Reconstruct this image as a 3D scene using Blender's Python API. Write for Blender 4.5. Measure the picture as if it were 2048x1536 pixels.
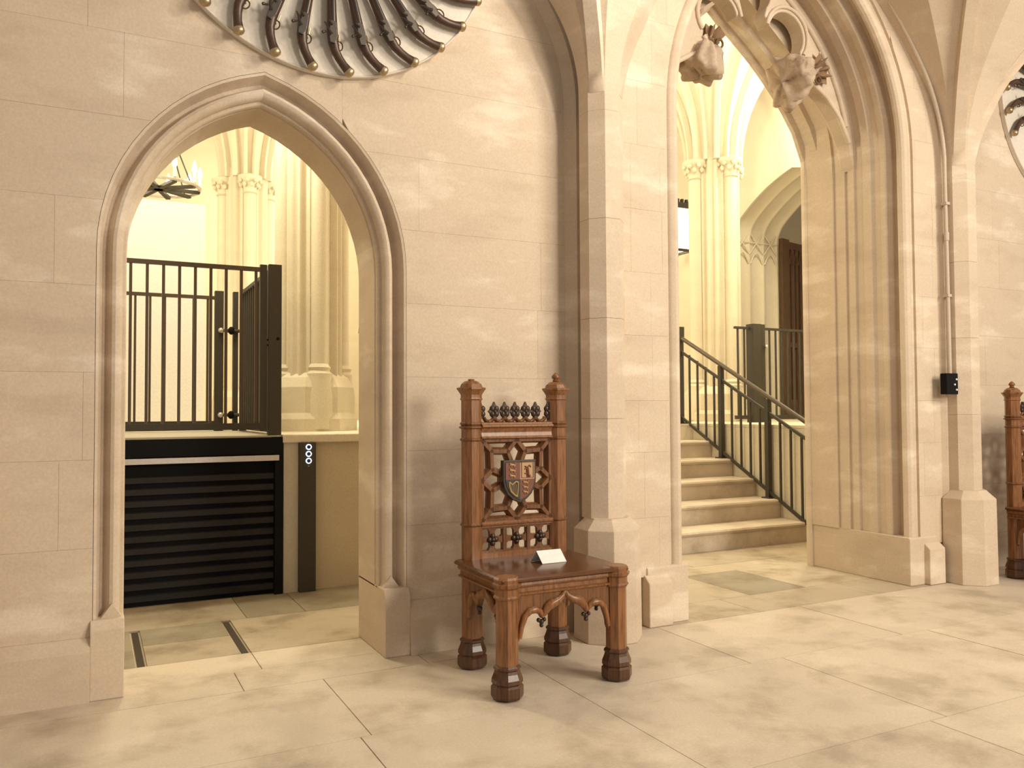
import bpy, bmesh, math, random
from mathutils import Vector, Matrix, noise
random.seed(7)
PI = math.pi
for o in list(bpy.data.objects): bpy.data.objects.remove(o)
scene = bpy.context.scene
COL = scene.collection

# ------------------------------------------------------------------ camera
cam = bpy.data.cameras.new('camera'); camo = bpy.data.objects.new('camera', cam); COL.objects.link(camo)
cam.sensor_width = 36.0; cam.sensor_fit = 'HORIZONTAL'; cam.lens = 1650 / 2048 * 36.0
yaw, pit, rol = math.radians(63), math.radians(1.8), math.radians(-0.3)
v = Vector((math.cos(yaw)*math.cos(pit), math.sin(yaw)*math.cos(pit), math.sin(pit)))
r = Vector((math.sin(yaw), -math.cos(yaw), 0)); u = r.cross(v)
r2 = r*math.cos(rol) + u*math.sin(rol); u2 = -r*math.sin(rol) + u*math.cos(rol)
m = Matrix((r2, u2, -v)).transposed().to_4x4(); m.translation = (0, 0, 1.25)
camo.matrix_world = m; cam.clip_start = .05; scene.camera = camo

# ------------------------------------------------------------------ world, lights, exposure
vs = scene.view_settings
vs.view_transform = 'Standard'; vs.look = 'None'; vs.gamma = 1; vs.use_curve_mapping = False; vs.exposure = -0.07
W = bpy.data.worlds.new('world'); scene.world = W; W.use_nodes = True
bg = W.node_tree.nodes['Background']; bg.inputs[0].default_value = (1, .89, .76, 1); bg.inputs[1].default_value = .42
def area(name, loc, target, size, power, col=(1, .885, .725), spread=180):
    l = bpy.data.lights.new(name, 'AREA'); l.shape = 'DISK'; l.size = size; l.energy = power; l.color = col
    l.spread = math.radians(spread)
    o = bpy.data.objects.new(name, l); COL.objects.link(o); o.location = loc
    o.rotation_euler = (Vector(target) - Vector(loc)).to_track_quat('-Z', 'Y').to_euler(); return o
def point(name, loc, power, rad=.12, col=(1, .915, .67)):
    l = bpy.data.lights.new(name, 'POINT'); l.energy = power; l.shadow_soft_size = rad; l.color = col
    o = bpy.data.objects.new(name, l); COL.objects.link(o); o.location = loc; return o
area('hall_key_light', (5.2, -4.8, 3.6), (3.0, 4, 1.2), 2.0, 175, spread=120)
area('hall_ceiling_light', (6.0, -1.5, 4.5), (4.0, 4.0, 2.0), 1.8, 235)
area('roundel_spot_light', (2.75, 2.45, 3.95), (1.2, 4.05, 3.1), .12, 18)
area('arch_spot_light', (3.6, 1.5, 4.9), (4.4, 4.1, 2.2), .5, 30)
point('lift_fill_light', (.5, 6.3, 4.6), 300, .2)  # added fill, no fitting: brightens the screen and nearest column from out of sight
point('stair_fill_light', (5.4, 6.4, 5.5), 165, .2)  # added fill above the stairs, kept hidden behind the rear arch
point('niche_light', (8.15, 7.3, 5.2), 170, .15)
point('niche_fill_light', (7.3, 6.45, 3.5), 90, .15)  # added fill hidden by the arch jamb, lifts the dark door recess
point('central_hall_light', (4.4, 10.2, 4.6), 260, .25)
point('screen_hall_light', (-.9, 10.6, 4.4), 200, .25)
point('far_hall_light', (3.2, 13.0, 4.6), 160, .25)

# ------------------------------------------------------------------ materials
def nt(name):
    mt = bpy.data.materials.new(name); mt.use_nodes = True
    n = mt.node_tree; return mt, n, n.nodes['Principled BSDF']
def simple(name, col, rough=.5, metal=0, emit=None, es=0, bump=0, bscale=60, spec=None):
    mt, n, b = nt(name)
    b.inputs['Base Color'].default_value = (*col, 1); b.inputs['Roughness'].default_value = rough
    b.inputs['Metallic'].default_value = metal
    if spec is not None: b.inputs['Specular IOR Level'].default_value = spec
    if emit: b.inputs['Emission Color'].default_value = (*emit, 1); b.inputs['Emission Strength'].default_value = es
    tc = n.nodes.new('ShaderNodeTexCoord')
    no = n.nodes.new('ShaderNodeTexNoise'); no.inputs['Scale'].default_value = bscale; no.inputs['Detail'].default_value = 4
    n.links.new(tc.outputs['Object'], no.inputs['Vector'])
    mx = n.nodes.new('ShaderNodeMixRGB'); mx.blend_type = 'MULTIPLY'; mx.inputs[0].default_value = .25
    mx.inputs[1].default_value = (*col, 1); n.links.new(no.outputs['Fac'], mx.inputs[2])
    n.links.new(mx.outputs[0], b.inputs['Base Color'])
    if bump:
        bp = n.nodes.new('ShaderNodeBump'); bp.inputs['Strength'].default_value = bump; bp.inputs['Distance'].default_value = .004
        n.links.new(no.outputs['Fac'], bp.inputs['Height']); n.links.new(bp.outputs[0], b.inputs['Normal'])
    return mt
def ramp(n, fac, stops):
    rp = n.nodes.new('ShaderNodeValToRGB'); e = rp.color_ramp.elements
    while len(e) < len(stops): e.new(.5)
    for k, (p, c) in enumerate(stops):
        e[k].position = p; e[k].color = (*c, 1) if len(c) == 3 else c
    n.links.new(fac, rp.inputs[0]); return rp
def stone(name, base, light, dark, rough=.8, patch=.5, stain=0., var=.10, scale=(1.1, 1.1, 3.2)):
    mt, n, b = nt(name)
    tc = n.nodes.new('ShaderNodeTexCoord')
    mp = n.nodes.new('ShaderNodeMapping'); mp.inputs['Scale'].default_value = scale
    n.links.new(tc.outputs['Object'], mp.inputs[0])
    n1 = n.nodes.new('ShaderNodeTexNoise'); n1.inputs['Scale'].default_value = 1.6; n1.inputs['Detail'].default_value = 5; n1.inputs['Roughness'].default_value = .55
    n.links.new(mp.outputs[0], n1.inputs['Vector'])
    rp = ramp(n, n1.outputs['Fac'], [(.33, dark), (.46, base), (.55, base), (.67, light)])
    mix0 = n.nodes.new('ShaderNodeMixRGB'); mix0.inputs[0].default_value = patch; mix0.inputs[1].default_value = (*base, 1)
    n.links.new(rp.outputs[0], mix0.inputs[2])
    n2 = n.nodes.new('ShaderNodeTexNoise'); n2.inputs['Scale'].default_value = 90; n2.inputs['Detail'].default_value = 3
    n.links.new(tc.outputs['Object'], n2.inputs['Vector'])
    r2_ = ramp(n, n2.outputs['Fac'], [(.3, (.90, .90, .90)), (.7, (1.06, 1.06, 1.06))])
    mul = n.nodes.new('ShaderNodeMixRGB'); mul.blend_type = 'MULTIPLY'; mul.inputs[0].default_value = .7
    n.links.new(mix0.outputs[0], mul.inputs[1]); n.links.new(r2_.outputs[0], mul.inputs[2])
    oi = n.nodes.new('ShaderNodeObjectInfo')
    mr = n.nodes.new('ShaderNodeMapRange'); mr.inputs[3].default_value = 1 - var; mr.inputs[4].default_value = 1 + var * .4
    n.links.new(oi.outputs['Random'], mr.inputs[0])
    mul2 = n.nodes.new('ShaderNodeMixRGB'); mul2.blend_type = 'MULTIPLY'; mul2.inputs[0].default_value = 1
    n.links.new(mul.outputs[0], mul2.inputs[1]); n.links.new(mr.outputs[0], mul2.inputs[2])
    out = mul2
    if stain:
        n3 = n.nodes.new('ShaderNodeTexNoise'); n3.inputs['Scale'].default_value = 2.6; n3.inputs['Detail'].default_value = 7; n3.inputs['Roughness'].default_value = .62; n3.inputs['Distortion'].default_value = .15
        n.links.new(tc.outputs['Object'], n3.inputs['Vector'])
        r3 = ramp(n, n3.outputs['Fac'], [(.36, (.50, .46, .40)), (.44, (.80, .77, .72)), (.52, (1, 1, 1)), (.75, (1.05, 1.04, 1.02))])
        m3 = n.nodes.new('ShaderNodeMixRGB'); m3.blend_type = 'MULTIPLY'; m3.inputs[0].default_value = stain
        n.links.new(out.outputs[0], m3.inputs[1]); n.links.new(r3.outputs[0], m3.inputs[2]); out = m3
    n.links.new(out.outputs[0], b.inputs['Base Color'])
    b.inputs['Roughness'].default_value = rough; b.inputs['Specular IOR Level'].default_value = .25
    bp = n.nodes.new('ShaderNodeBump'); bp.inputs['Strength'].default_value = .25; bp.inputs['Distance'].default_value = .003
    n.links.new(n2.outputs['Fac'], bp.inputs['Height']); n.links.new(bp.outputs[0], b.inputs['Normal'])
    return mt
def wood(name, c1, c2, rough=.32, scale=(30, 30, 2.5)):
    mt, n, b = nt(name)
    tc = n.nodes.new('ShaderNodeTexCoord'); mp = n.nodes.new('ShaderNodeMapping'); mp.inputs['Scale'].default_value = scale
    n.links.new(tc.outputs['Object'], mp.inputs[0])
    no = n.nodes.new('ShaderNodeTexNoise'); no.inputs['Scale'].default_value = 3; no.inputs['Detail'].default_value = 6; no.inputs['Roughness'].default_value = .65
    n.links.new(mp.outputs[0], no.inputs['Vector'])
    rp = ramp(n, no.outputs['Fac'], [(.3, c1), (.55, c2), (.75, tuple(x*1.25 for x in c2))])
    n.links.new(rp.outputs[0], b.inputs['Base Color']); b.inputs['Roughness'].default_value = rough
    bp = n.nodes.new('ShaderNodeBump'); bp.inputs['Strength'].default_value = .15; bp.inputs['Distance'].default_value = .001
    n.links.new(no.outputs['Fac'], bp.inputs['Height']); n.links.new(bp.outputs[0], b.inputs['Normal'])
    return mt
ST = stone('wall_stone', (.62, .505, .385), (.76, .655, .53), (.55, .44, .33), patch=.8, var=.035)
SJ = simple('mortar', (.60, .50, .385), .9)
SF = stone('floor_stone', (.62, .53, .42), (.69, .60, .48), (.53, .45, .355), patch=.8, stain=.5, var=.05, rough=.6, scale=(1.4, 1.4, 1.4))
SM = stone('tan_flagstone', (.47, .395, .295), (.54, .46, .36), (.38, .31, .22), patch=.8, stain=.6, var=.12, rough=.6, scale=(1.4, 1.4, 1.4))
SG = stone('grey_flagstone', (.33, .285, .21), (.40, .345, .265), (.26, .22, .155), patch=.8, stain=.5, var=.12, rough=.6, scale=(1.4, 1.4, 1.4))
SH = stone('hall_stone', (.70, .625, .485), (.76, .69, .55), (.65, .57, .43), patch=.4, var=.02)
SR = stone('render_wall', (.56, .48, .345), (.60, .52, .38), (.52, .44, .31), patch=.4, var=.0)
OAK = wood('oak_wood', (.100, .040, .014), (.250, .104, .036), .32)
OAKD = wood('dark_carved_oak', (.020, .010, .005), (.045, .022, .011), .35)
GUNW = wood('gun_walnut', (.030, .015, .008), (.075, .036, .019), .38)
GUNM = simple('gun_steel', (.115, .10, .085), .4, .8)
BRASS = simple('brass_cap', (.52, .40, .24), .42, .9)
DM = simple('dark_bronze_metal', (.062, .053, .040), .6, 0, spec=.3)
DR = simple('rail_metal', (.095, .066, .042), .5, 0, spec=.4)
BK = simple('black_metal', (.006, .006, .007), .7, spec=.15)
SL = simple('black_slat', (.030, .029, .030), .7, spec=.2)
STEEL = simple('brushed_steel', (.75, .70, .68), .35, .8)
WHITE = simple('white_panel', (.93, .91, .88), .7)
DISC = simple('cream_board', (.80, .73, .63), .7)
CARD = simple('white_card', (.95, .94, .9), .6)
CLOTH = stone('cloth_wrap', (.46, .355, .265), (.58, .47, .36), (.25, .17, .11), patch=.9, var=.0, rough=.95, scale=(6, 6, 6))
ROPE = simple('brown_rope', (.20, .12, .06), .9, bump=.5, bscale=200)
LAMP = simple('lamp_glow', (1, .9, .7), .5, emit=(1, .88, .62), es=25)
LED = simple('button_ring_glow', (.8, .9, 1), .4, emit=(.75, .88, 1), es=4)
BLUE = simple('button_blue', (.02, .03, .16), .3)
RED = simple('shield_red', (.20, .062, .035), .5)
GOLD = simple('shield_gold', (.55, .34, .13), .4, .2)
NAVY = simple('shield_navy', (.030, .034, .030), .5)
DOORW = wood('door_wood', (.045, .022, .012), (.11, .055, .03), .4)
GLASS = simple('lantern_glass', (.95, .9, .75), .3, emit=(1, .86, .58), es=3)
PIPE = simple('painted_conduit', (.60, .50, .39), .6)
DOT = simple('white_dot', (.9, .9, .9), .4)

# ------------------------------------------------------------------ mesh helpers
def setp(o, label=None, cat=None, group=None, kind=None):
    if label: o['label'] = label
    if cat: o['category'] = cat
    if group: o['group'] = group
    if kind: o['kind'] = kind
    return o
def empty(name, loc=(0, 0, 0), label=None, cat=None, group=None, kind=None):
    o = bpy.data.objects.new(name, None); COL.objects.link(o); o.location = loc; o.empty_display_size = .1
    return setp(o, label, cat, group, kind)
def adopt(o, p):
    o.parent = p
    root = p
    M_ = Matrix.Identity(4); chain = []
    while root is not None:
        chain.append(root); root = root.parent
    for c in reversed(chain):
        M_ = M_ @ c.matrix_parent_inverse @ c.matrix_basis
    o.matrix_parent_inverse = M_.inverted()
class MB:
    def __init__(s): s.v = []; s.f = []
    def add(s, vs_, fs):
        k = len(s.v); s.v += [tuple(p) for p in vs_]; s.f += [tuple(i + k for i in f) for f in fs]; return s
    def box(s, x0, x1, y0, y1, z0, z1):
        return s.add([(x0,y0,z0),(x1,y0,z0),(x1,y1,z0),(x0,y1,z0),(x0,y0,z1),(x1,y0,z1),(x1,y1,z1),(x0,y1,z1)],
                     [(0,3,2,1),(4,5,6,7),(0,1,5,4),(1,2,6,5),(2,3,7,6),(3,0,4,7)])
    def loft(s, rings, closed=True, caps=True):
        n = len(rings[0]); k = len(s.v)
        for rg in rings: s.v += [tuple(p) for p in rg]
        for a in range(len(rings) - 1):
            for i in range(n if closed else n - 1):
                j = (i + 1) % n
                s.f.append((k+a*n+i, k+a*n+j, k+(a+1)*n+j, k+(a+1)*n+i))
        if caps:
            s.f.append(tuple(k + i for i in reversed(range(n)))); e = k + (len(rings)-1)*n
            s.f.append(tuple(e + i for i in range(n)))
        return s
    def prism(s, poly, y0, y1):                       # polygon in XZ, along Y
        return s.loft([[(x, y0, z) for x, z in poly], [(x, y1, z) for x, z in poly]])
    def prismz(s, poly, z0, z1):
        return s.loft([[(x, y, z0) for x, y in poly], [(x, y, z1) for x, y in poly]])
    def prismx(s, poly, x0, x1):                      # polygon in YZ, along X
        return s.loft([[(x0, y, z) for y, z in poly], [(x1, y, z) for y, z in poly]])
    def lathe(s, prof, c=(0, 0), seg=8, ph=None, a0=0, a1=2*PI, caps=True):
        full = abs(a1 - a0 - 2*PI) < 1e-6
        if ph is None: ph = PI/seg if full else 0
        n = seg if full else seg + 1
        rings = [[(c[0]+r_*math.cos(a0+ph+(a1-a0)*i/seg), c[1]+r_*math.sin(a0+ph+(a1-a0)*i/seg), z) for i in range(n)] for r_, z in prof]
        return s.loft(rings, closed=full, caps=caps and full)
    def tube(s, path, rad, seg=8, flat=1.0, up=None):
        P = [Vector(p) for p in path]; rings = []; n = len(P)
        rads = rad if isinstance(rad, (list, tuple)) else [rad]*n
        nrm = None
        for i in range(n):
            t = (P[min(i+1, n-1)] - P[max(i-1, 0)]).normalized()
            if nrm is None:
                a = Vector(up) if up else (Vector((0, 0, 1)) if abs(t.z) < .9 else Vector((1, 0, 0)))
                nrm = (a - t*a.dot(t)).normalized()
            else:
                nrm = (nrm - t*nrm.dot(t)); nrm = nrm.normalized() if nrm.length > 1e-6 else Vector((1, 0, 0))
            b_ = t.cross(nrm)
            rings.append([P[i] + (nrm*math.cos(2*PI*(k+.5)/seg) + b_*flat*math.sin(2*PI*(k+.5)/seg))*rads[i] for k in range(seg)])
        return s.loft(rings)
    def bar(s, p0, p1, w, d, up=(0, 0, 1)):           # rectangular bar
        p0, p1 = Vector(p0), Vector(p1); t = (p1 - p0).normalized(); a = Vector(up)
        nn = (a - t*a.dot(t)).normalized(); b_ = t.cross(nn)
        q = [(-1, -1), (1, -1), (1, 1), (-1, 1)]
        return s.loft([[p + nn*(x*w/2) + b_*(y*d/2) for x, y in q] for p in (p0, p1)])
    def sphere(s, c, rr, nu=10, nv=7):
        if not isinstance(rr, (tuple, list)): rr = (rr, rr, rr)
        rings = []
        for j in range(1, nv):
            t = PI*j/nv
            rings.append([(c[0]+rr[0]*math.sin(t)*math.cos(2*PI*i/nu), c[1]+rr[1]*math.sin(t)*math.sin(2*PI*i/nu), c[2]-rr[2]*math.cos(t)) for i in range(nu)])
        k = len(s.v); s.loft(rings, caps=False)
        b0 = len(s.v); s.v += [(c[0], c[1], c[2]-rr[2]), (c[0], c[1], c[2]+rr[2])]
        for i in range(nu):
            j = (i+1) % nu
            s.f.append((k+j, k+i, b0)); e = k+(nv-2)*nu; s.f.append((e+i, e+j, b0+1))
        return s
    def build(s, name, mat, parent=None, smooth=None, bevel=0, fix=True):
        me = bpy.data.meshes.new(name); me.from_pydata(s.v, [], s.f)
        if fix:
            bm = bmesh.new(); bm.from_mesh(me); bmesh.ops.recalc_face_normals(bm, faces=bm.faces); bm.to_mesh(me); bm.free()
        me.materials.append(mat)
        if smooth is not None:
            for p in me.polygons: p.use_smooth = True
            me.set_sharp_from_angle(angle=math.radians(smooth))
        o = bpy.data.objects.new(name, me); COL.objects.link(o)
        if bevel:
            b = o.modifiers.new('bevel', 'BEVEL'); b.width = bevel; b.segments = 2; b.limit_method = 'ANGLE'
        if parent: adopt(o, parent)
        return o
def copy_tree(o, parent=None):
    c = o.copy(); COL.objects.link(c); c.parent = parent
    for ch in o.children: copy_tree(ch, c)
    return c

# ------------------------------------------------------------------ arch helpers
def arch2(half, zs, R, z0, n=14):
    """two-centred arch, right half points (x>0) from floor to apex, then mirrored: returns left-to-right list"""
    c = half - R; ta = math.acos(-c / R) if R > half else PI/2
    rt = [(half, z0), (half, z0 + (zs-z0)*.25), (half, z0 + (zs-z0)*.5), (half, z0 + (zs-z0)*.75)]
    rt += [(c + R*math.cos(ta*i/n), zs + R*math.sin(ta*i/n)) for i in range(n+1)]
    rt[-1] = (0, rt[-1][1])
    return [(-x, z) for x, z in rt[:-1]] + [rt[-1]] + list(reversed(rt[:-1]))
def arch4(half, zs, R1, th1, R2, z0, n=12):
    rt = [(half, z0), (half, z0 + (zs-z0)*.5)]
    t1 = math.radians(th1)
    for i in range(n+1):
        t = t1*i/n; rt.append((half - R1*(1-math.cos(t)), zs + R1*math.sin(t)))
    x1, z1 = rt[-1]; xc = x1 - R2*math.cos(t1); te = math.acos(max(-1, min(1, -xc/R2)))
    for i in range(1, n+1):
        t = t1 + (te-t1)*i/n; rt.append((xc + R2*math.cos(t), z1 + R2*(math.sin(t)-math.sin(t1))))
    rt[-1] = (0, rt[-1][1])
    return [(-x, z) for x, z in rt[:-1]] + [rt[-1]] + list(reversed(rt[:-1]))
def offset(path, d):
    n = len(path); out = []
    for i in range(n):
        ns = []
        for a, b in ((i-1, i), (i, i+1)):
            if a < 0 or b >= n: continue
            dx, dz = path[b][0]-path[a][0], path[b][1]-path[a][1]; L = math.hypot(dx, dz)
            if L < 1e-9: continue
            ns.append((-dz/L, dx/L))
        nx, nz = sum(q[0] for q in ns)/len(ns), sum(q[1] for q in ns)/len(ns)
        l2 = nx*nx + nz*nz
        out.append((path[i][0] + d*nx/l2, path[i][1] + d*nz/l2))
    return out
def arch_sweep(path, prof, cx, y, i0, i1, mapf=None, capfrac=0.0):
    """closed profile [(d, depth)] swept along path indices i0..i1 -> MB"""
    mapf = mapf or (lambda a, dep, z: (cx + a, y + dep, z))
    offs = [offset(path, d) for d, _ in prof]
    rings = [[mapf(offs[k][i][0], prof[k][1], offs[k][i][1]) for k in range(len(prof))] for i in range(i0, i1+1)]
    return MB().loft(rings)
def voussoirs(path, prof, cx, y, cuts, name, mat, parent, smooth=35, mapf=None):
    for a, b in zip(cuts[:-1], cuts[1:]):
        arch_sweep(path, prof, cx, y, a, b, mapf).build(name, mat, parent, smooth=smooth)
class Hole:
    def __init__(s, path, cx):
        k = len(path)//2; s.cx = cx; s.h = [(abs(x), z) for x, z in path[:k+1]]; s.top = s.h[-1][1]
    def half(s, z):
        h = s.h
        if z <= h[0][1]: return h[0][0]
        if z >= s.top: return 0.0
        for (xa, za), (xb, zb) in zip(h[:-1], h[1:]):
            if za <= z <= zb: return xa + (xb-xa)*((z-za)/(zb-za) if zb > za else 0)
        return 0.0
def cells(xa, xb, za, zb, hole):
    """rectangle minus the hole -> polygons"""
    if hole is None or za >= hole.top: return [[(xa, za), (xb, za), (xb, zb), (xa, zb)]]
    out = []
    for sgn in (-1, 1):
        a, b = (xa-hole.cx, xb-hole.cx) if sgn > 0 else (hole.cx-xb, hole.cx-xa)
        a = max(a, 0.0)
        if b <= a + .004: continue
        zs_ = sorted(set([za, zb] + [z for _, z in hole.h if za < z < zb]))
        if hole.half(zb) >= b - .004: continue
        z_start = za
        if hole.half(za) >= b:
            lo, hi = za, zb
            for _ in range(30):
                md = (lo+hi)/2
                if hole.half(md) >= b: lo = md
                else: hi = md
            z_start = hi
        zz = [z_start] + [z for z in zs_ if z > z_start + 1e-4]
        inner = [(max(a, hole.half(z)), z) for z in zz]
        poly = [(b, zz[0]), (b, zb)] + list(reversed(inner))
        if abs(inner[0][0]-b) < 1e-4: poly = poly[1:]
        pts = [(hole.cx + sgn*x, z) for x, z in poly]
        cl = [pts[0]]
        for p in pts[1:]:
            if math.hypot(p[0]-cl[-1][0], p[1]-cl[-1][1]) > 1e-4: cl.append(p)
        if len(cl) > 2: out.append(cl)
    return out
def ashlar(parent, xa, xb, zc, y0, y1, hole, lens, mat, gap=.0004, seed=1):
    rnd = random.Random(seed)
    for ci, (z0, z1) in enumerate(zip(zc[:-1], zc[1:])):
        x = xa - rnd.uniform(.0, .6); xs = []
        while x < xb:
            xs.append(x); x += rnd.uniform(*lens)
        xs.append(x)
        for a, b in zip(xs[:-1], xs[1:]):
            a, b = max(a, xa), min(b, xb)
            if b - a < .02: continue
            pr_ = rnd.uniform(-.0003, .0003)
            for poly in cells(a + gap, b - gap, z0 + gap, z1 - gap, hole):
                MB().prism(poly, y0 + pr_, y1).build('ashlar_block', mat, parent)
def core(parent_name, xa, xb, za, zb, y0, y1, hole, mat, label, zsplit):
    mb = MB()
    for z0, z1 in zip(zsplit[:-1], zsplit[1:]):
        for poly in cells(xa, xb, z0, z1, hole): mb.prism(poly, y0, y1)
    return setp(mb.build(parent_name, mat), label, 'wall', kind='structure')

# ================================================================== FLOOR
floor = setp(MB().box(-3.4, 9.5, .3, 7.4, -.20, -.012).build('floor', SJ), 'pale worn stone flag floor of the front hall', 'floor', kind='structure')
def flag(x0, x1, y0, y1, mat=SF, g=.002):
    MB().box(x0+g, x1-g, y0+g, y1-g, -.05, random.uniform(-.0012, 0)).build('flagstone', mat, floor)
rowsf = [(.4, 1.3, [-1.5, -.3, .9, 1.92, 2.9, 4.1, 5.3, 6.5]), (1.3, 2.22, [-1.5, -.2, .92, 1.92, 3.0, 4.3, 5.4, 6.6]),
         (2.22, 3.12, [-1.5, -.9, .04, .93, 1.92, 3.1, 4.2, 5.3, 6.6]), (3.12, 3.87, [-1.5, -.5, .975, 1.92, 2.9, 4.0, 5.1, 6.2, 7.6])]
for y0, y1, xs in rowsf:
    for a, b in zip(xs[:-1], xs[1:]): flag(a, b, y0, y1)
# left doorway
for a in [(-.45, .62, 3.87, 4.16), (.62, 1.5, 3.87, 4.16), (1.5, 2.6, 3.87, 4.16), (-.45, .75, 4.16, 4.47), (.75, 1.5, 4.16, 4.47)]: flag(*a)
for a in [(-.3, .205, 4.47, 5.215), (.255, .70, 4.86, 5.215), (.75, 1.7, 4.4701, 5.215), (.85, 1.205, 5.215, 5.86), (1.205, 1.75, 5.215, 5.86)]: flag(*a, mat=SM if a[2] == 4.4701 else SG)
flag(.255, .70, 4.47, 4.86, mat=SM); flag(-.3, .85, 5.215, 5.86, mat=SM)
for x in (.205, .70):
    MB().box(x+.008, x+.042, 4.475, 5.21, -.05, -.008).build('drain_channel', simple('channel_dark%d' % int(x*100), (.05, .035, .02), .7), floor)
# right archway
for a in [(2.6, 3.68, 3.87, 4.25), (3.68, 4.75, 3.87, 4.25), (4.75, 5.7, 3.87, 4.25), (3.0, 3.95, 4.25, 4.72), (3.95, 4.46, 4.25, 4.95),
          (4.46, 5.3, 4.25, 4.95), (3.0, 3.95, 4.72, 5.2), (3.0, 4.25, 5.2, 5.71), (4.25, 5.2, 5.2, 5.71), (5.2, 6.3, 4.95, 5.71), (3.95, 5.2, 4.95, 5.2)]:
    flag(*a, mat=SG if a[0] == 3.95 and a[2] == 4.25 else SM)
flag(5.7, 7.6, 3.87, 4.2)
for a in [(-2.8, -1.5, .4, 2.22), (-2.8, -1.5, 2.22, 3.87), (-2.8, -.45, 3.87, 4.16), (-3.2, -1.4, 4.47, 5.215), (-1.4, -.3, 4.47, 5.215), (-3.2, -1.2, 5.215, 5.86), (-1.2, -.3, 5.215, 5.86)]: flag(*a, mat=SF if a[2] < 4.2 else SM)

# ================================================================== LEFT BAY WALL
DC, DH, DZ, DR_ = .735, .597, 1.97, .8276
dpath = arch2(DH, DZ, DR_, .33)
dhole = Hole(offset(dpath, .127), DC)
dhole_full = Hole([(x, 0 if abs(z-.33) < 1e-6 else z) for x, z in offset(dpath, .127)], DC)
WY = 4.07
courses = [.27, .655, 1.04, 1.425, 1.81, 2.195, 2.58, 2.965, 3.35, 3.735, 4.12, 4.5, 4.9]
wall_left = core('wall_left', -2.8, 2.56, 0, 4.9, WY + .02, WY + .44, dhole_full, SJ, 'plain ashlar stone wall around the smaller pointed doorway', [0] + courses)
ashlar(wall_left, -2.8, 2.56, courses, WY, WY + .05, dhole, (.75, 1.25), ST, seed=3)
dprof = [(.125, 0), (.113, .004), (.109, .028), (.105, .062), (.096, .088), (.083, .096), (.074, .084), (.069, .058), (.060, .040), (.046, .034), (.032, .040),
         (.022, .054), (.018, .072), (.024, .082), (.020, .094), (.005, .096), (0, .104), (0, .124), (.010, .128), (.010, .140), (0, .146), (0, .435), (.128, .435)]
t1 = empty('trim_1', (DC, WY, 0), 'hollow moulded stone surround of the smaller pointed doorway', 'door surround', kind='structure')
L = len(dpath)
voussoirs(dpath, dprof, DC, WY, [0, 1, 2, 3, 6, 10, 14, 18, 22, 26, 30, 33, 34, 35, L-1], 'voussoir', ST, t1)
for sg in (-1, 1):
    xa, xb = sorted((DC + sg*DH, DC + sg*(DH+.135)))
    MB().prismx([(4.036, 0), (4.036, .30), (4.062, .34), (WY+.435, .34), (WY+.435, 0)], xa, xb).build('base_block', ST, t1, bevel=.004)
    # sloped stops closing the hollow
    MB().prism([(DC + sg*(DH+.10), .33), (DC + sg*(DH+.004), .33), (DC + sg*(DH+.05), .40)], WY+.025, WY+.11).build('moulding_stop', ST, t1)
bb = MB()
pp = [(4.022, 0), (4.022, .215), (WY + .004, .272), (WY+.1, .272), (WY+.1, 0)]
baseboard = setp(MB().prismx(pp, -2.8, .004).build('baseboard_left', ST), 'chamfered stone plinth left of the smaller doorway', 'plinth', kind='structure')
baseboard2 = setp(MB().prismx(pp, 1.466, 2.5).build('baseboard_center', ST), 'chamfered stone plinth behind the carved chair', 'plinth', kind='structure')

# wall rib at the edge of each bay
def bay_rib(name, cx, half, y, label, prof, R1=.95, th=42, R2=3.0, zs=3.0):
    p = arch4(half, zs, R1, th, R2, 0)
    t = empty(name, (cx, y, 0), label, 'wall rib', kind='structure')
    n = len(p); k = n//2
    voussoirs(p, prof, cx, y, [0, 1, 4, 8, 12, 17, 22, k], 'rib_stone', ST, t, smooth=30)
    voussoirs(p, prof, cx, y, [k, k+4, k+9, k+14, k+18, k+22, n-2, n-1], 'rib_stone', ST, t, smooth=30)
    return t
bay_rib('trim_2', 1.0, 1.42, WY, 'chamfered wall rib arching over the plain wall bay with pistols', [(0, .03), (0, 0), (.012, -.006), (.052, -.05), (.15, -.05), (.15, .03)])
bay_rib('trim_3', 4.1, 1.395, 3.93, 'shallow wall rib arching over the large archway', [(0, .03), (0, 0), (.025, -.03), (.12, -.03), (.12, .03)], R1=1.2, th=36)
bay_rib('trim_4', 7.2, 1.42, WY, 'chamfered wall rib framing the far bay', [(0, .03), (0, 0), (.012, -.006), (.052, -.05), (.15, -.05), (.15, .03)])

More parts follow.
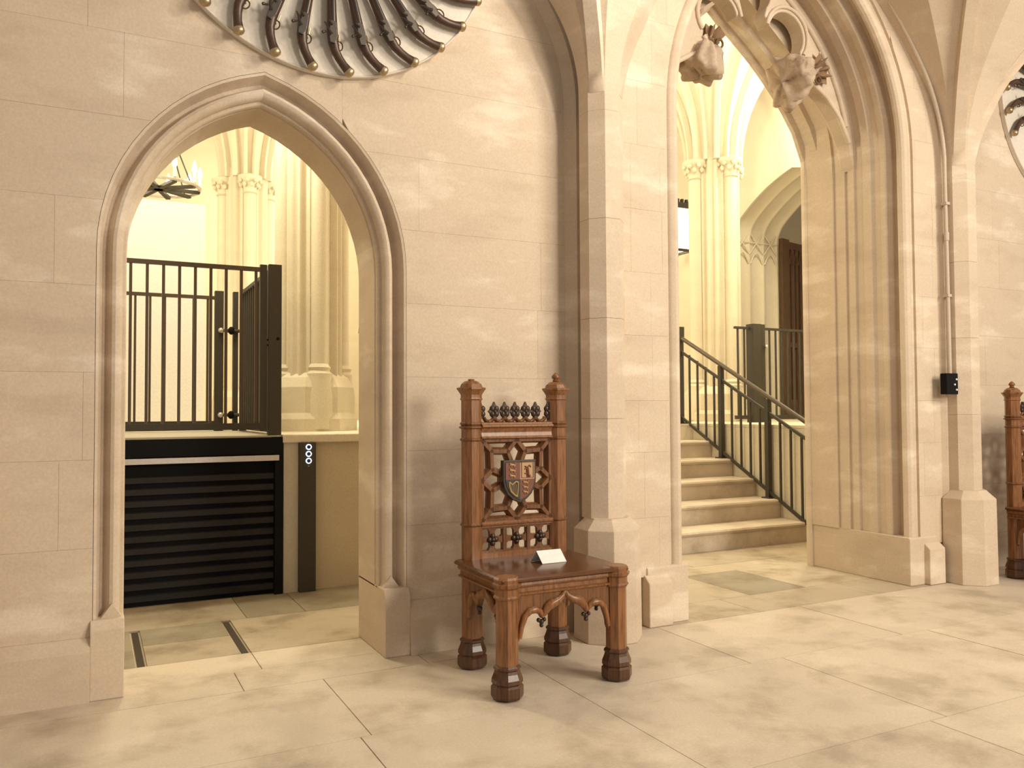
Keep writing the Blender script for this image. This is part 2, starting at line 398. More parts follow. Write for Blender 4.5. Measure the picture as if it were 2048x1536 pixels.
# ================================================================== PIERS + front vault springers
def pier(name, px, label):
    t = empty(name, (px, 3.87, 0), label, 'pier', kind='structure')
    c8 = 1/math.cos(PI/8)
    zz = [.655, 1.2, 1.75, 2.3, 2.9]
    for a, b in zip(zz[:-1], zz[1:]):
        MB().lathe([(.115*c8, a+.0008), (.115*c8, b-.0008)], (px, 3.875), 8).build('shaft_stone', ST, t)
    MB().lathe([(.175*c8, 0), (.172*c8, .60), (.118*c8, .655), (.118*c8, .66)], (px, 3.845), 8).build('octagonal_base', ST, t, bevel=.004)
    # octagonal springer faces spreading into the vault
    cv = arch4(1.42, 3.0, 1.12, 37, 3.0, 0)[len(arch4(1.42, 3.0, 1.12, 37, 3.0, 0))//2:]
    prof = [(.115*c8, 2.90)] + [(.115*c8 + (1.42-x)*c8, z) for x, z in reversed(cv) if z >= 3.0 and x > .25]
    MB().lathe(prof, (px, 3.875), 5, a0=math.radians(157.5), a1=math.radians(382.5), caps=False).build('vault_web', ST, t, fix=False)
    for ang in (225, 315):
        a = math.radians(ang); d = Vector((math.cos(a), math.sin(a), 0))
        P = [Vector((px, 3.875, 0)) + d*((r_/c8)+.0) + Vector((0, 0, z)) for r_, z in prof[1:]]
        side = Vector((-d.y, d.x, 0)); rings = []
        for i, p in enumerate(P):
            tg = (P[min(i+1, len(P)-1)] - P[max(i-1, 0)]).normalized(); o = side.cross(tg); o = o if o.dot(d) > 0 else -o
            w = .047; e = .001 + .055*min(1, i/7)
            rings.append([p - side*w, p - side*w*.8 + o*e, p + side*w*.8 + o*e, p + side*w, p - o*.04])
        MB().loft(rings).build('vault_rib', ST, t, smooth=30)
    return t
pier('trim_5', 2.545, 'octagonal stone pier between the plain wall and the large archway')
pier('trim_8', -.56, 'octagonal stone pier at the left end of the plain wall bay')
pier('trim_6', 5.65, 'octagonal stone pier beside the far carved chair')

# ================================================================== RIGHT BAY: LARGE ARCHWAY
AC, AH, AZ, AR = 4.145, .975, 3.08, 1.43
AY = 3.93
apath = arch2(AH, AZ, AR, .33, n=18)
ahole = Hole(offset(apath, .128), AC)
ahole_full = Hole([(x, 0 if abs(z-.33) < 1e-6 else z) for x, z in offset(apath, .128)], AC)
acs = [.28, .62, 1.0, 1.30, 1.68, 2.05, 2.42, 2.80, 3.18, 3.56, 3.94, 4.32, 4.9]
wall_right = core('wall_right', 2.57, 5.66, 0, 4.9, AY + .02, AY + .9, ahole_full, SJ, 'ashlar stone wall pierced by the large archway', [0] + acs)
ashlar(wall_right, 2.57, 5.66, acs, AY, AY + .05, ahole, (.16, .30), ST, seed=9)
aprof = [(.13, .0), (.127, .018), (.104, .021), (.099, .012), (.088, .003), (.066, -.004), (.044, .002), (.030, .016), (.024, .036), (.030, .058),
         (.086, .064), (.114, .082), (.119, .106), (.098, .130), (.030, .144), (.022, .152), (.022, .192), (.034, .204), (.036, .25), (.022, .268), (.010, .272), (.010, .335),
         (.024, .342), (.026, .405), (.008, .416), (.008, .47), (.020, .476), (.020, .492), (.004, .498), (.004, .580), (.014, .586), (.014, .600), (-.004, .606), (-.004, .90), (.13, .90)]
t7 = empty('trim_7', (AC, AY, 0), 'deeply moulded stone orders of the large archway', 'arch moulding', kind='structure')
n = len(apath)
cuts = [0, 1, 2, 3, 4, 8, 12, 16, 20, 22, 26, 30, 34, 38, 40, 41, 42, 43, n-1]
cuts = sorted(set(c for c in cuts if c <= n-1))
voussoirs(apath, aprof, AC, AY, cuts, 'arch_stone', ST, t7, smooth=28)
for sg in (-1, 1):
    xa, xb = sorted((AC + sg*(AH+.004), AC + sg*(AH+.30)))
    MB().prismx([(AY-.010, 0), (AY-.010, .325), (AY, .335), (AY+.90, .335), (AY+.90, 0)], xa, xb).build('base_block', ST, t7, bevel=.004)
    xa, xb = sorted((AC + sg*(AH+.155), AC + sg*(AH+.32)))
    MB().prismx([(AY-.055, 0), (AY-.055, .25), (AY-.008, .29), (AY+.02, .29), (AY+.02, 0)], xa, xb).build('corner_block', ST, t7, bevel=.006)
# rear arch
rp_ = [(.955, 0), (.955, 1.6), (.955, 3.24), (.86, 3.46), (.75, 3.61), (.64, 3.735), (.53, 3.845), (.42, 3.945), (.32, 4.025), (.22, 4.10), (.11, 4.18)]
rpath = [(-x, z) for x, z in rp_] + [(0, 4.27)] + [(x, z) for x, z in reversed(rp_)]
rprof = [(.45, .92), (.012, .92), (0, .905), (0, .875), (.012, .862), (.034, .85), (.034, .81), (.020, .80), (.020, .74), (.034, .73), (.050, .72), (.050, .58), (.45, .58)]
voussoirs(rpath, rprof, AC, AY, [2, 5, 8, 11, 14, 17, 20], 'rear_arch_stone', ST, t7, smooth=28)
voussoirs(rpath, [(.10, .92), (.012, .92), (0, .905), (0, .875), (.012, .862), (.10, .862)], AC, AY, [0, 1, 2], 'rear_jamb', ST, t7, smooth=40)
voussoirs(rpath, [(.10, .92), (.012, .92), (0, .905), (0, .875), (.012, .862), (.10, .862)], AC, AY, [20, 21, 22], 'rear_jamb', ST, t7, smooth=40)
# cusped tracery
def arc(c, r_, a0, a1, k):
    return [(c[0] + r_*math.cos(math.radians(a0+(a1-a0)*i/k)), c[1] + r_*math.sin(math.radians(a0+(a1-a0)*i/k))) for i in range(k+1)]
low = [(.985, 3.05), (.93, 3.25), (.83, 3.43), (.70, 3.56), (.58, 3.63), (.50, 3.66), (.44, 3.70), (.43, 3.75), (.46, 3.79)]
foil = arc((.315, 3.955), .165, -38, 170, 16)
top_ = [(.135, 4.02), (.105, 4.05)] + arc((0, 4.23), .17, -42, 90, 10)
inner_r = low + foil + top_
inner_r[-1] = (0, inner_r[-1][1])
outer = [(x, z) for x, z in offset(apath, .02) if z >= 3.0]
kk = [i for i, p in enumerate(outer) if abs(p[0]) < 1e-6][0]
outer_r = outer[kk:]                                     # apex to the right springing
poly_r = inner_r + outer_r
for sg, nm in ((1, 'r'), (-1, 'l')):
    P = [(AC + sg*x, z) for x, z in poly_r]
    MB().prism(P, 4.34, 4.46).build('cusped_tracery', ST, t7, bevel=.012)
    MB().tube([(AC + sg*x, 4.335, z) for x, z in low[1:]], .018, 8).build('tracery_moulding', ST, t7, smooth=60)
    MB().tube([(AC + sg*(x), 4.335, z) for x, z in [(.315+(p[0]-.315)*1.20, 3.955+(p[1]-3.955)*1.20) for p in foil]], .014, 8).build('tracery_moulding', ST, t7, smooth=60)
    MB().tube([(AC + sg*x, 4.335, z) for x, z in offset(apath, -.05)[len(apath)//2:][:16]], .020, 8).build('tracery_moulding', ST, t7, smooth=60)
    e = [(.62, 3.80), (.66, 3.95), (.72, 3.80), (.66, 3.72)]
    for a, b in zip(e, e[1:] + e[:1]):
        MB().tube([(AC + sg*a[0], 4.338, a[1]), (AC + sg*b[0], 4.338, b[1])], .010, 6).build('eyelet_moulding', ST, t7)

# cloth wrapped cusp ends
def wrap(name, c, rr, seed, label, tilt, lump):
    prof = [(.02, 1.05), (.30, 1.02), (.42, .92), (.36, .80), (.22, .66), (.24, .58), (.46, .48), (.66, .32), (.78, .12), (.86, -.12), (.94, -.36), (1.0, -.58), (.97, -.70), (.80, -.76), (.45, -.80), (.02, -.80)]
    R_ = Matrix.Rotation(tilt, 3, 'Y'); NA = 64; rings = []
    for r0, z0 in prof:
        rg = []
        for i in range(NA):
            a = 2*PI*i/NA; d = Vector((math.cos(a), math.sin(a), z0))
            pl_ = (.5 + .5*math.sin(a*9 + seed + z0*1.2 + 1.5*noise.noise(d*1.5 + Vector((seed, 0, 0)))))
            amp = .20 if z0 > -.75 else .08
            rad = r0*(1 - amp*pl_ + lump*.55*noise.noise(d*1.2 + Vector((seed*3, 1, 2))) + .10*noise.noise(d*4 + Vector((0, seed, 5))))
            zz = z0 + (.16*noise.noise(d*1.6 + Vector((2, seed, 7))) if abs(z0) > .3 else 0) + (.10*math.sin(a*2+seed) if z0 < -.5 else 0)
            rg.append(R_ @ Vector((rad*math.cos(a)*rr[0], rad*math.sin(a)*rr[1], zz*rr[2])) + Vector(c))
        rings.append(rg)
    t = empty(name, c, label, 'wrapped boss', 'cloth wrapped cusp bosses of the archway')
    o = MB().loft(rings).build('cloth', CLOTH, t, smooth=70)
    nk = Vector(c) + R_ @ Vector((0, 0, rr[2]*.62)); ring = []
    for i in range(17):
        a = 2*PI*i/16; ring.append(nk + R_ @ Vector((math.cos(a)*rr[0]*.24, math.sin(a)*rr[1]*.24, .008*math.sin(3*a))))
    MB().tube(ring, .012, 7).build('tie_cord', ROPE, t, smooth=60)
    e = nk + R_ @ Vector((rr[0]*.20, -rr[1]*.20, 0)); lp = [e + R_ @ Vector((.03 + .028*math.cos(2*PI*i/10), -.02, .03*math.sin(2*PI*i/10))) for i in range(11)]
    MB().tube(lp, .008, 6).build('cord_loop', ROPE, t, smooth=60)
    # ragged torn edge gathered above the cord
    rings = []
    for r0, z0 in ((.20, .70), (.40, .80), (.50, .92), (.56, 1.02), (.52, 1.05), (.40, .95), (.20, .80)):
        rings.append([Vector(c) + R_ @ Vector((math.cos(2*PI*i/40)*rr[0]*r0*(1 + .22*math.sin(i*1.9)), math.sin(2*PI*i/40)*rr[1]*r0*(1 + .22*math.sin(i*1.9)), rr[2]*(z0 + (.10*math.sin(i*2.7+seed) if r0 > .45 else 0)))) for i in range(40)])
    MB().loft(rings).build('torn_edge', FRAY, t, smooth=50)
FRAY = simple('frayed_brown_cloth', (.30, .19, .11), .95, bump=.6, bscale=120)
wrap('wrapped_boss', (3.72, 4.37, 3.665), (.165, .16, .175), 1.3, 'cloth bag tied with cord around the cusp at the left of the archway', math.radians(16), .35)
wrap('wrapped_boss.001', (4.585, 4.36, 3.675), (.20, .19, .20), 4.1, 'crumpled pale cloth wrapped around the cusp at the right of the archway', math.radians(68), .5)

# far bay wall
fcs = [.27, .655, 1.04, 1.425, 1.81, 2.195, 2.58, 2.965, 3.35, 3.735, 4.12, 4.5, 4.9]
wall_far = core('wall_far', 5.66, 9.0, 0, 4.9, WY+.02, WY+.44, None, SJ, 'pale stone wall behind the far carved chair', [0, 4.9])
ashlar(wall_far, 5.66, 9.0, [0] + fcs, WY, WY+.05, None, (.7, 1.2), ST, seed=12)

# ================================================================== UPPER HALL shell
UZ = 1.085
fu = MB(); fu.box(-3.2, 2.25, 7.5, 15.2, .85, UZ); fu.box(1.19, 2.25, 5.95, 7.5, .85, UZ); fu.box(2.25, 6.05, 7.375, 15.2, .85, UZ); fu.box(6.2, 8.6, 5.85, 15.2, .85, UZ); fu.box(6.05, 6.2, 7.45, 15.2, .85, UZ); fu.box(8.6, 11.3, 7.0, 10.6, .85, UZ); fu.box(-3.2, -.5, 5.9, 7.5, .85, UZ)
floor_upper = setp(fu.build('floor_upper', SH), 'raised cream floor of the hall beyond the doorways', 'floor', kind='structure')
wr = MB(); wr.box(1.185, 2.25, 5.83, 6.0, -.1, UZ-.055)
wall_lift = setp(wr.build('wall_lift', SR), 'cream rendered retaining wall beside the platform lift', 'wall', kind='structure')
MB().box(1.175, 2.28, 5.785, 6.2, UZ-.055, UZ+.003).build('coping_slab', SH, wall_lift, bevel=.008)
MB().box(1.185, 1.285, 5.805, 5.83, -.005, UZ-.055).build('pale_strip', simple('pale_plaster', (.62, .57, .47), .7), wall_lift)
ws = MB(); ws.box(6.05, 6.25, 5.72, 7.6, -.1, UZ-.03); ws.box(6.25, 8.6, 5.72, 5.92, -.1, UZ-.03)
wlr = MB(); wlr.box(-3.2, -.47, 5.83, 5.98, -.1, UZ-.003)
setp(wlr.build('wall_lift_side', SR), 'cream rendered retaining wall left of the platform lift', 'wall', kind='structure')
wall_stair = setp(ws.build('wall_stair', SH), 'cream side wall of the stone staircase', 'wall', kind='structure')
MB().box(6.05, 6.35, 5.70, 7.5, UZ-.03, UZ+.004).build('coping_slab', SH, wall_stair, bevel=.006)
CEIL = 6.4
wb = MB().box(-3.4, 11.4, 15.0, 15.2, .8, CEIL)
wall_back = setp(wb.build('wall_back', SH), 'far cream wall of the hall beyond', 'wall', kind='structure')
wl = MB().box(-3.4, -3.2, 4.5, 15.2, -.1, CEIL)
wall_hall_left = setp(wl.build('wall_side', SH), 'cream left side wall of the hall beyond', 'wall', kind='structure')
# right hall wall with panelled niche
NC, NH, NZ = 8.30, 1.20, 3.78
npath = arch4(NH, NZ, .42, 52, 2.6, UZ)
nhole = Hole(offset(npath, .03), NC)
mbn = MB()
zsp = [0, 1.5, 2.2, 3.0, 3.6, 3.9, 4.2, 4.5, 4.8, 5.2, CEIL]
for z0, z1 in zip(zsp[:-1], zsp[1:]):
    for poly in cells(4.5, 15.2, z0, z1, nhole):
        mbn.loft([[(8.6, a, z) for a, z in poly], [(9.45, a, z) for a, z in poly]])
wall_niche = setp(mbn.build('wall_niche', SH), 'cream hall wall with a panelled arched door recess', 'wall', kind='structure')
mapn = lambda a, dep, z: (8.6 + dep, NC + a, z)
band = [(.05, -.014)]
for k in range(3):
    b0 = .0 + k*.285
    band += [(-.022, b0 - (.014 if k == 0 else 0)), (-.022, b0+.022), (.0, b0+.045), (.016, b0+.10), (.020, b0+.155), (.016, b0+.21), (0, b0+.262)]
band += [(-.022, .855), (-.022, .88), (.05, .88)]
arch_sweep(npath, band, 0, 0, 0, len(npath)-1, mapn).build('panelled_recess', SH, wall_niche, smooth=30)
for k in range(3):
    x0 = 8.6 + k*.285 + .01; x1 = x0 + .285
    yy = NC + NH - .022
    for a, b in (((x0, 3.60), (x1, 3.95)), ((x1, 3.60), (x0, 3.95))):
        MB().tube([(a[0], yy, a[1]), ((a[0]+b[0])/2 + .02*(1 if b[0] > a[0] else -1), yy, (a[1]+b[1])/2 + .02), (b[0], yy, b[1])], .011, 6).build('tracery_rib', SH, wall_niche, smooth=60)
    MB().tube([(x0, yy, 3.78), (x1, yy, 3.78)], .010, 6).build('tracery_rib', SH, wall_niche)
    MB().tube([(x0+.02 + .245*i/8, yy, 3.46 + .16*math.sin(PI*i/8)) for i in range(9)], .012, 6).build('tracery_rib', SH, wall_niche, smooth=60)
MB().box(11.1, 11.3, 6.8, 10.8, .8, CEIL).build('passage_wall', SH, wall_niche)
MB().box(9.3, 11.3, 10.2, 10.4, .8, CEIL).build('passage_wall', SH, wall_niche)
# hall ceiling
ceiling = setp(MB().box(-3.4, 11.4, 4.5, 15.2, CEIL, CEIL+.15).build('ceiling', SH), 'cream vaulted ceiling of the hall beyond', 'ceiling', kind='structure')

# stairs
st = empty('staircase', (4.15, 5.7, 0), 'worn stone staircase of six steps beyond the large archway', 'staircase')
for k in range(6):
    y0 = 5.70 + k*.335; z1 = UZ*(k+1)/6
    bot = -.01 if k == 0 else UZ*k/6 - .04
    pl_ = [(y0+.03, bot), (y0+.03, z1-.045), (y0+.010, z1-.038), (y0-.004, z1-.018), (y0+.004, z1-.003), (y0+.02, z1), (y0+.42, z1), (y0+.42, bot)]
    MB().prismx(pl_, 2.26, 6.045).build('step', SF, st, smooth=30)

# clustered piers with capitals and vault fans
def cluster(name, cx, cy, label, s=1.0, zcap=4.32, nrib=20, Rf=2.05, spread=78):
    t = empty(name, (cx, cy, UZ), label, 'column', 'clustered columns of the hall beyond')
    MB().lathe([(.375*s, UZ), (.375*s, UZ+.10), (.345*s, UZ+.15), (.345*s, UZ+.36), (.30*s, UZ+.44), (.24*s, UZ+.48)], (cx, cy), 8).build('plinth', SH, t)
    cr = MB(); rg = []
    for i in range(160):
        a = 2*PI*i/160; rr = .232 - .018*math.cos(4*a) + .017*math.cos(20*a)
        rg.append((cx + rr*s*math.cos(a), cy + rr*s*math.sin(a)))
    cr.prismz(rg, UZ+.30, zcap+.35); cr.build('core', SH, t, smooth=50)
    for k in range(4):
        a = PI/2*k; x, y = cx + .245*s*math.cos(a), cy + .245*s*math.sin(a); q = .068*s
        MB().lathe([(q*1.75, UZ+.02), (q*1.75, UZ+.30), (q*1.45, UZ+.40), (q*1.5, UZ+.47), (q*1.2, UZ+.495), (q*1.35, UZ+.52), (q*1.05, UZ+.55)], (x, y), 12).build('shaft_base', SH, t, smooth=40)
        MB().lathe([(q, UZ+.54), (q, zcap)], (x, y), 14).build('shaft', SH, t, smooth=60)
        c = MB().lathe([(q*1.0, zcap-.03), (q*1.25, zcap-.015), (q*1.0, zcap+.005), (q*1.1, zcap+.06), (q*1.55, zcap+.15), (q*1.95, zcap+.18), (q*1.95, zcap+.22), (q*1.4, zcap+.24)], (x, y), 12)
        for j in range(8):
            b = 2*PI*j/8
            c.sphere((x + q*1.45*math.cos(b), y + q*1.45*math.sin(b), zcap+.09), (.022*s, .022*s, .03*s), 6, 5)
            b += PI/8
            c.sphere((x + q*1.75*math.cos(b), y + q*1.75*math.sin(b), zcap+.145), (.022*s, .022*s, .025*s), 6, 5)
        c.build('capital', SH, t, smooth=50)
    prof = []
    for i in range(17):
        th = math.radians(spread)*i/16; prof.append((.24*s + Rf*(1-math.cos(th)), zcap+.22 + Rf*math.sin(th)))
    MB().lathe(prof, (cx, cy), 48, caps=False).build('vault_web', SH, t, smooth=40, fix=False)
    for k in range(nrib):
        a = 2*PI*(k+.5)/nrib; d = Vector((math.cos(a), math.sin(a), 0)); side = Vector((-d.y, d.x, 0)); rings = []
        w = .050 if k % 2 == 0 else .032
        P = [Vector((cx, cy, 0)) + d*r_ + Vector((0, 0, z)) for r_, z in prof]
        for i, p in enumerate(P):
            tg = (P[min(i+1, 16)] - P[max(i-1, 0)]).normalized(); o = side.cross(tg); o = o if o.dot(d) > 0 or (abs(o.dot(d)) < 1e-6 and o.z < 0) else -o
            rings.append([p - side*w, p - side*w*.6 + o*.075, p + side*w*.6 + o*.075, p + side*w, p - o*.03])
        MB().loft(rings).build('vault_rib', SH, t, smooth=40)
cluster('clustered_column', 1.66, 6.98, 'nearest clustered column just behind the platform lift gates', s=1.0, nrib=16)
cluster('clustered_column', 7.47, 8.62, 'clustered column with leafy capitals beyond the stair railing', s=1.28, nrib=16)
cluster('clustered_column', 1.95, 12.2, 'distant clustered column seen through the smaller doorway above the gates', s=1.25, nrib=16)
cluster('clustered_column', 4.35, 13.4, 'farthest clustered column in the narrow gap at the right of the smaller doorway', s=1.0, nrib=20)
cluster('clustered_column', 7.6, 14.3, 'distant clustered column left of the hanging wall lantern', s=1.0, nrib=16)

# hall door leaf
dl = empty('door_1', (9.5, 9.38, UZ), 'dark wooden traceried door leaf standing open in the panelled recess', 'door', kind='structure')
A, B = Vector((9.47, 9.40, 0)), Vector((10.35, 9.62, 0)); D = (B-A).normalized(); N_ = Vector((D.y, -D.x, 0))
def dbar(s0, s1, z0, z1, th, off, nm, mat=DOORW):
    q = []
    for z in (z0, z1):
        q.append([A + D*s0 + N_*off + Vector((0, 0, z)), A + D*s1 + N_*off + Vector((0, 0, z)), A + D*s1 + N_*(off-th) + Vector((0, 0, z)), A + D*s0 + N_*(off-th) + Vector((0, 0, z))])
    MB().loft(q).build(nm, mat, dl)
dbar(0, .90, UZ, 3.84, .02, -.02, 'panel', simple('door_backing', (.30, .22, .15), .6))
dbar(0, .20, UZ, 3.88, .06, .02, 'stile'); dbar(.76, .90, UZ, 3.85, .06, .02, 'stile')
for s0 in (.26, .40, .52, .64): dbar(s0, s0+.06, UZ, 3.80, .05, .015, 'mullion')
dbar(.2, .76, UZ, UZ+.3, .05, .012, 'bottom_rail'); dbar(.2, .76, 2.2, 2.28, .05, .012, 'middle_rail'); dbar(.2, .76, 3.74, 3.85, .05, .012, 'top_rail')
for s0 in (.20, .32, .46, .58, .70):
    pts = []
    for i in range(9):
        tt = i/8; pts.append(A + D*(s0 + .12*tt) + N_*.02 + Vector((0, 0, 3.5 + .2*(1-abs(2*tt-1))**.7)))
    MB().tube(pts, .012, 6).build('lancet_head', DOORW, dl)

# ================================================================== PLATFORM LIFT
lift = empty('platform_lift', (.4, 5.83, 0), 'black platform lift with louvred skirt and a steel sensor bar', 'lift')
MB().box(-.45, 1.175, 5.86, 7.45, 0, 1.02).build('carriage', BK, lift)
MB().box(-.45, 1.178, 5.79, 5.86, .955, 1.072).build('fascia', BK, lift, bevel=.003)
MB().box(-.45, 1.15, 5.775, 5.80, .912, .950).build('sensor_bar', STEEL, lift, bevel=.003)
MB().box(1.125, 1.178, 5.79, 5.86, 0, .955).build('side_stile', BK, lift)
MB().box(-.45, 1.125, 5.845, 5.87, 0, .91).build('skirt_backing', BK, lift)
k = 0; z = .03
while z < .86:
    MB().prismx([(5.845, z), (5.815, z+.004), (5.812, z+.040), (5.845, z+.046)], -.45, 1.12).build('slat', SL, lift); z += .0755
MB().box(-.45, 1.10, 5.80, 7.45, 1.02, 1.084).build('platform_deck', simple('platform_grey', (.50, .45, .36), .6), lift)
def gate(name, p0, p1, z0, z1, nb, label, stiles=(1, 1), bw=.018, tr=.028, br=.045, side=None, mats=DR):
    p0, p1 = Vector(p0), Vector(p1); t = empty(name, (p0.x, p0.y, z0), label, 'gate')
    D = (p1-p0); Lh = D.length; D.normalize()
    MB().bar((p0.x, p0.y, z1-tr/2), (p1.x, p1.y, z1-tr/2), tr, .03).build('top_rail', mats, t)
    MB().bar((p0.x, p0.y, z0+br/2+.04), (p1.x, p1.y, z0+br/2+.04), br, .03).build('bottom_rail', DM, t)
    for i in range(nb):
        q = p0 + D*(Lh*(i+.5)/nb)
        MB().bar((q.x, q.y, z0+.06), (q.x, q.y, z1-tr*.5), bw, bw, up=tuple(D)).build('bar', mats, t)
    for on, q in zip(stiles, (p0, p1)):
        if on: MB().bar((q.x, q.y, z0+.03), (q.x, q.y, z1+.02), .045, .035, up=tuple(D)).build('stile', DM, t)
    return t
g1 = gate('lift_gate', (-.42, 5.83, 0), (1.048, 5.83, 0), UZ, 2.24, 15, 'tall front gate standing on the platform lift', stiles=(1, 1))
MB().box(1.080, 1.168, 5.80, 5.86, UZ, 2.265).build('post', DM, g1, bevel=.003)
o = MB().tube([(1.142, 5.797, 1.75), (1.142, 5.803, 1.75)], .011, 12).build('lock', BK, g1)
for zz in (1.70, 1.735): MB().box(1.068, 1.082, 5.815, 5.835, zz, zz+.012).build('latch', BK, g1)
g2 = gate('lift_gate', (-.42, 7.42, 0), (.93, 7.42, 0), UZ, 2.235, 12, 'rear gate at the back of the platform lift with round hinges', stiles=(1, 0))
MB().box(.93, 1.0, 7.39, 7.45, UZ, 2.28).build('post', DM, g2); MB().box(1.08, 1.12, 7.39, 7.45, UZ, 2.28).build('post', DM, g2); MB().box(1.135, 1.185, 7.36, 7.42, UZ, 2.30).build('post', DM, g2)
for zz in (1.22, 1.94):
    MB().sphere((.975, 7.37, zz), .024).build('hinge_knob', STEEL, g2, smooth=60)
    MB().tube([(1.0, 7.38, zz), (1.14, 7.37, zz)], .016, 8).build('hinge_arm', DM, g2, smooth=60)
    MB().sphere((1.06, 7.365, zz), (.028, .02, .035)).build('hinge_block', BK, g2, smooth=60)
g3 = gate('lift_gate', (1.10, 5.90, 0), (1.10, 7.05, 0), UZ-.02, 2.235, 12, 'side railing of the platform lift seen edge on', stiles=(0, 1), bw=.016, mats=DM)
# control post
cp = empty('control_post', (1.343, 5.79, 0), 'slim dark call post with three ringed buttons', 'control post')
MB().box(1.286, 1.400, 5.765, 5.83, 0, UZ-.055).build('column', DM, cp, bevel=.003)
for zz in (1.000, .952, .904):
    ring = [(1.348 + .0165*math.cos(2*PI*i/20), 5.763, zz + .0165*math.sin(2*PI*i/20)) for i in range(21)]
    b_ = MB().tube([(1.348, 5.766, zz), (1.348, 5.7605, zz)], .014, 16).build('button', BLUE, cp, smooth=40)
    MB().tube(ring, .0038, 6).build('light_ring', LED, b_, smooth=60)
for zz in (1.035, .868): MB().tube([(1.348, 5.766, zz), (1.348, 5.762, zz)], .004, 8).build('screw', STEEL, cp)
# white panel
wp = empty('exhibition_screen', (.4, 8.5, UZ), 'tall white exhibition screen standing behind the lift gates', 'screen')
MB().box(-1.1, .975, 8.5, 8.62, UZ, 3.27).build('board', WHITE, wp, bevel=.004)
MB().box(-1.1, .975, 8.52, 8.60, UZ, UZ+.02).build('foot', DM, wp)
# chandelier
ch = empty('chandelier', (.62, 9.6, 4.6), 'glowing chandelier with candle lamps hanging behind the white panel', 'chandelier')
ring = [(.62 + .42*math.cos(2*PI*i/24), 9.6 + .42*math.sin(2*PI*i/24), 3.68) for i in range(25)]
MB().tube(ring, .022, 6).build('ring', STEEL, ch)
for i in range(5):
    a = PI*i/5
    MB().bar((.62+.42*math.cos(a), 9.6+.42*math.sin(a), 3.66), (.62-.42*math.cos(a), 9.6-.42*math.sin(a), 3.66), .03, .05).build('spoke', DM, ch)
for i in range(4):
    a = PI/4 + PI/2*i
    MB().tube([(.62 + .42*math.cos(a), 9.6 + .42*math.sin(a), 3.68), (.62, 9.6, 4.6)], .008, 5).build('chain', DM, ch)
for i in range(10):
    a = 2*PI*i/10; x, y = .62 + .42*math.cos(a), 9.6 + .42*math.sin(a)
    c_ = MB().lathe([(.018, 3.70), (.018, 3.80)], (x, y), 8).build('candle', WHITE, ch)
    MB().lathe([(.012, 3.80), (.028, 3.84), (.020, 3.89), (.003, 3.94)], (x, y), 8).build('bulb', LAMP, c_, smooth=60)
MB().tube([(.62, 9.6, 4.6), (.62, 9.6, CEIL)], .012, 6).build('drop_rod', DM, ch)
# lantern
ln = empty('wall_lantern', (8.25, 10.35, 4.5), 'square dark lantern with battlemented top glowing beside the column', 'lantern')
LX, LY = 8.22, 10.40; w = .17
for sx in (-1, 1):
    for sy in (-1, 1):
        MB().box(LX+sx*w-.015, LX+sx*w+.015, LY+sy*w-.015, LY+sy*w+.015, 3.70, 4.48).build('corner_post', DM, ln)
for zz, h in ((3.72, .04), (4.40, .09)):
    for sy in (-1, 1): MB().box(LX-w, LX+w, LY+sy*w-.014, LY+sy*w+.014, zz, zz+h).build('frame_rail', DM, ln)
    for sx in (-1, 1): MB().box(LX+sx*w-.014, LX+sx*w+.014, LY-w, LY+w, zz, zz+h).build('frame_rail', DM, ln)
for i in range(5):
    x = LX - w + 2*w*i/4
    for sy in (-1, 1): MB().box(x-.02, x+.02, LY+sy*w-.02, LY+sy*w+.02, 4.49, 4.54).build('merlon', DM, ln)
    if 0 < i < 4:
        for sx in (-1, 1): MB().box(LX+sx*w-.02, LX+sx*w+.02, LY-w+2*w*i/4-.02, LY-w+2*w*i/4+.02, 4.49, 4.54).build('merlon', DM, ln)
for sy in (-1, 1): MB().box(LX-w+.015, LX+w-.015, LY+sy*w-.004, LY+sy*w+.004, 3.76, 4.40).build('pane', GLASS, ln)
for sx in (-1, 1): MB().box(LX+sx*w-.004, LX+sx*w+.004, LY-w+.015, LY+w-.015, 3.76, 4.40).build('pane', GLASS, ln)
MB().sphere((LX, LY, 4.05), .07).build('bulb', LAMP, ln, smooth=60)
MB().tube([(LX, LY, 4.47), (LX, LY, CEIL)], .012, 6).build('hanging_rod', DM, ln)
MB().box(LX-w, LX+w, LY-w, LY+w, 4.46, 4.475).build('top_plate', DM, ln)

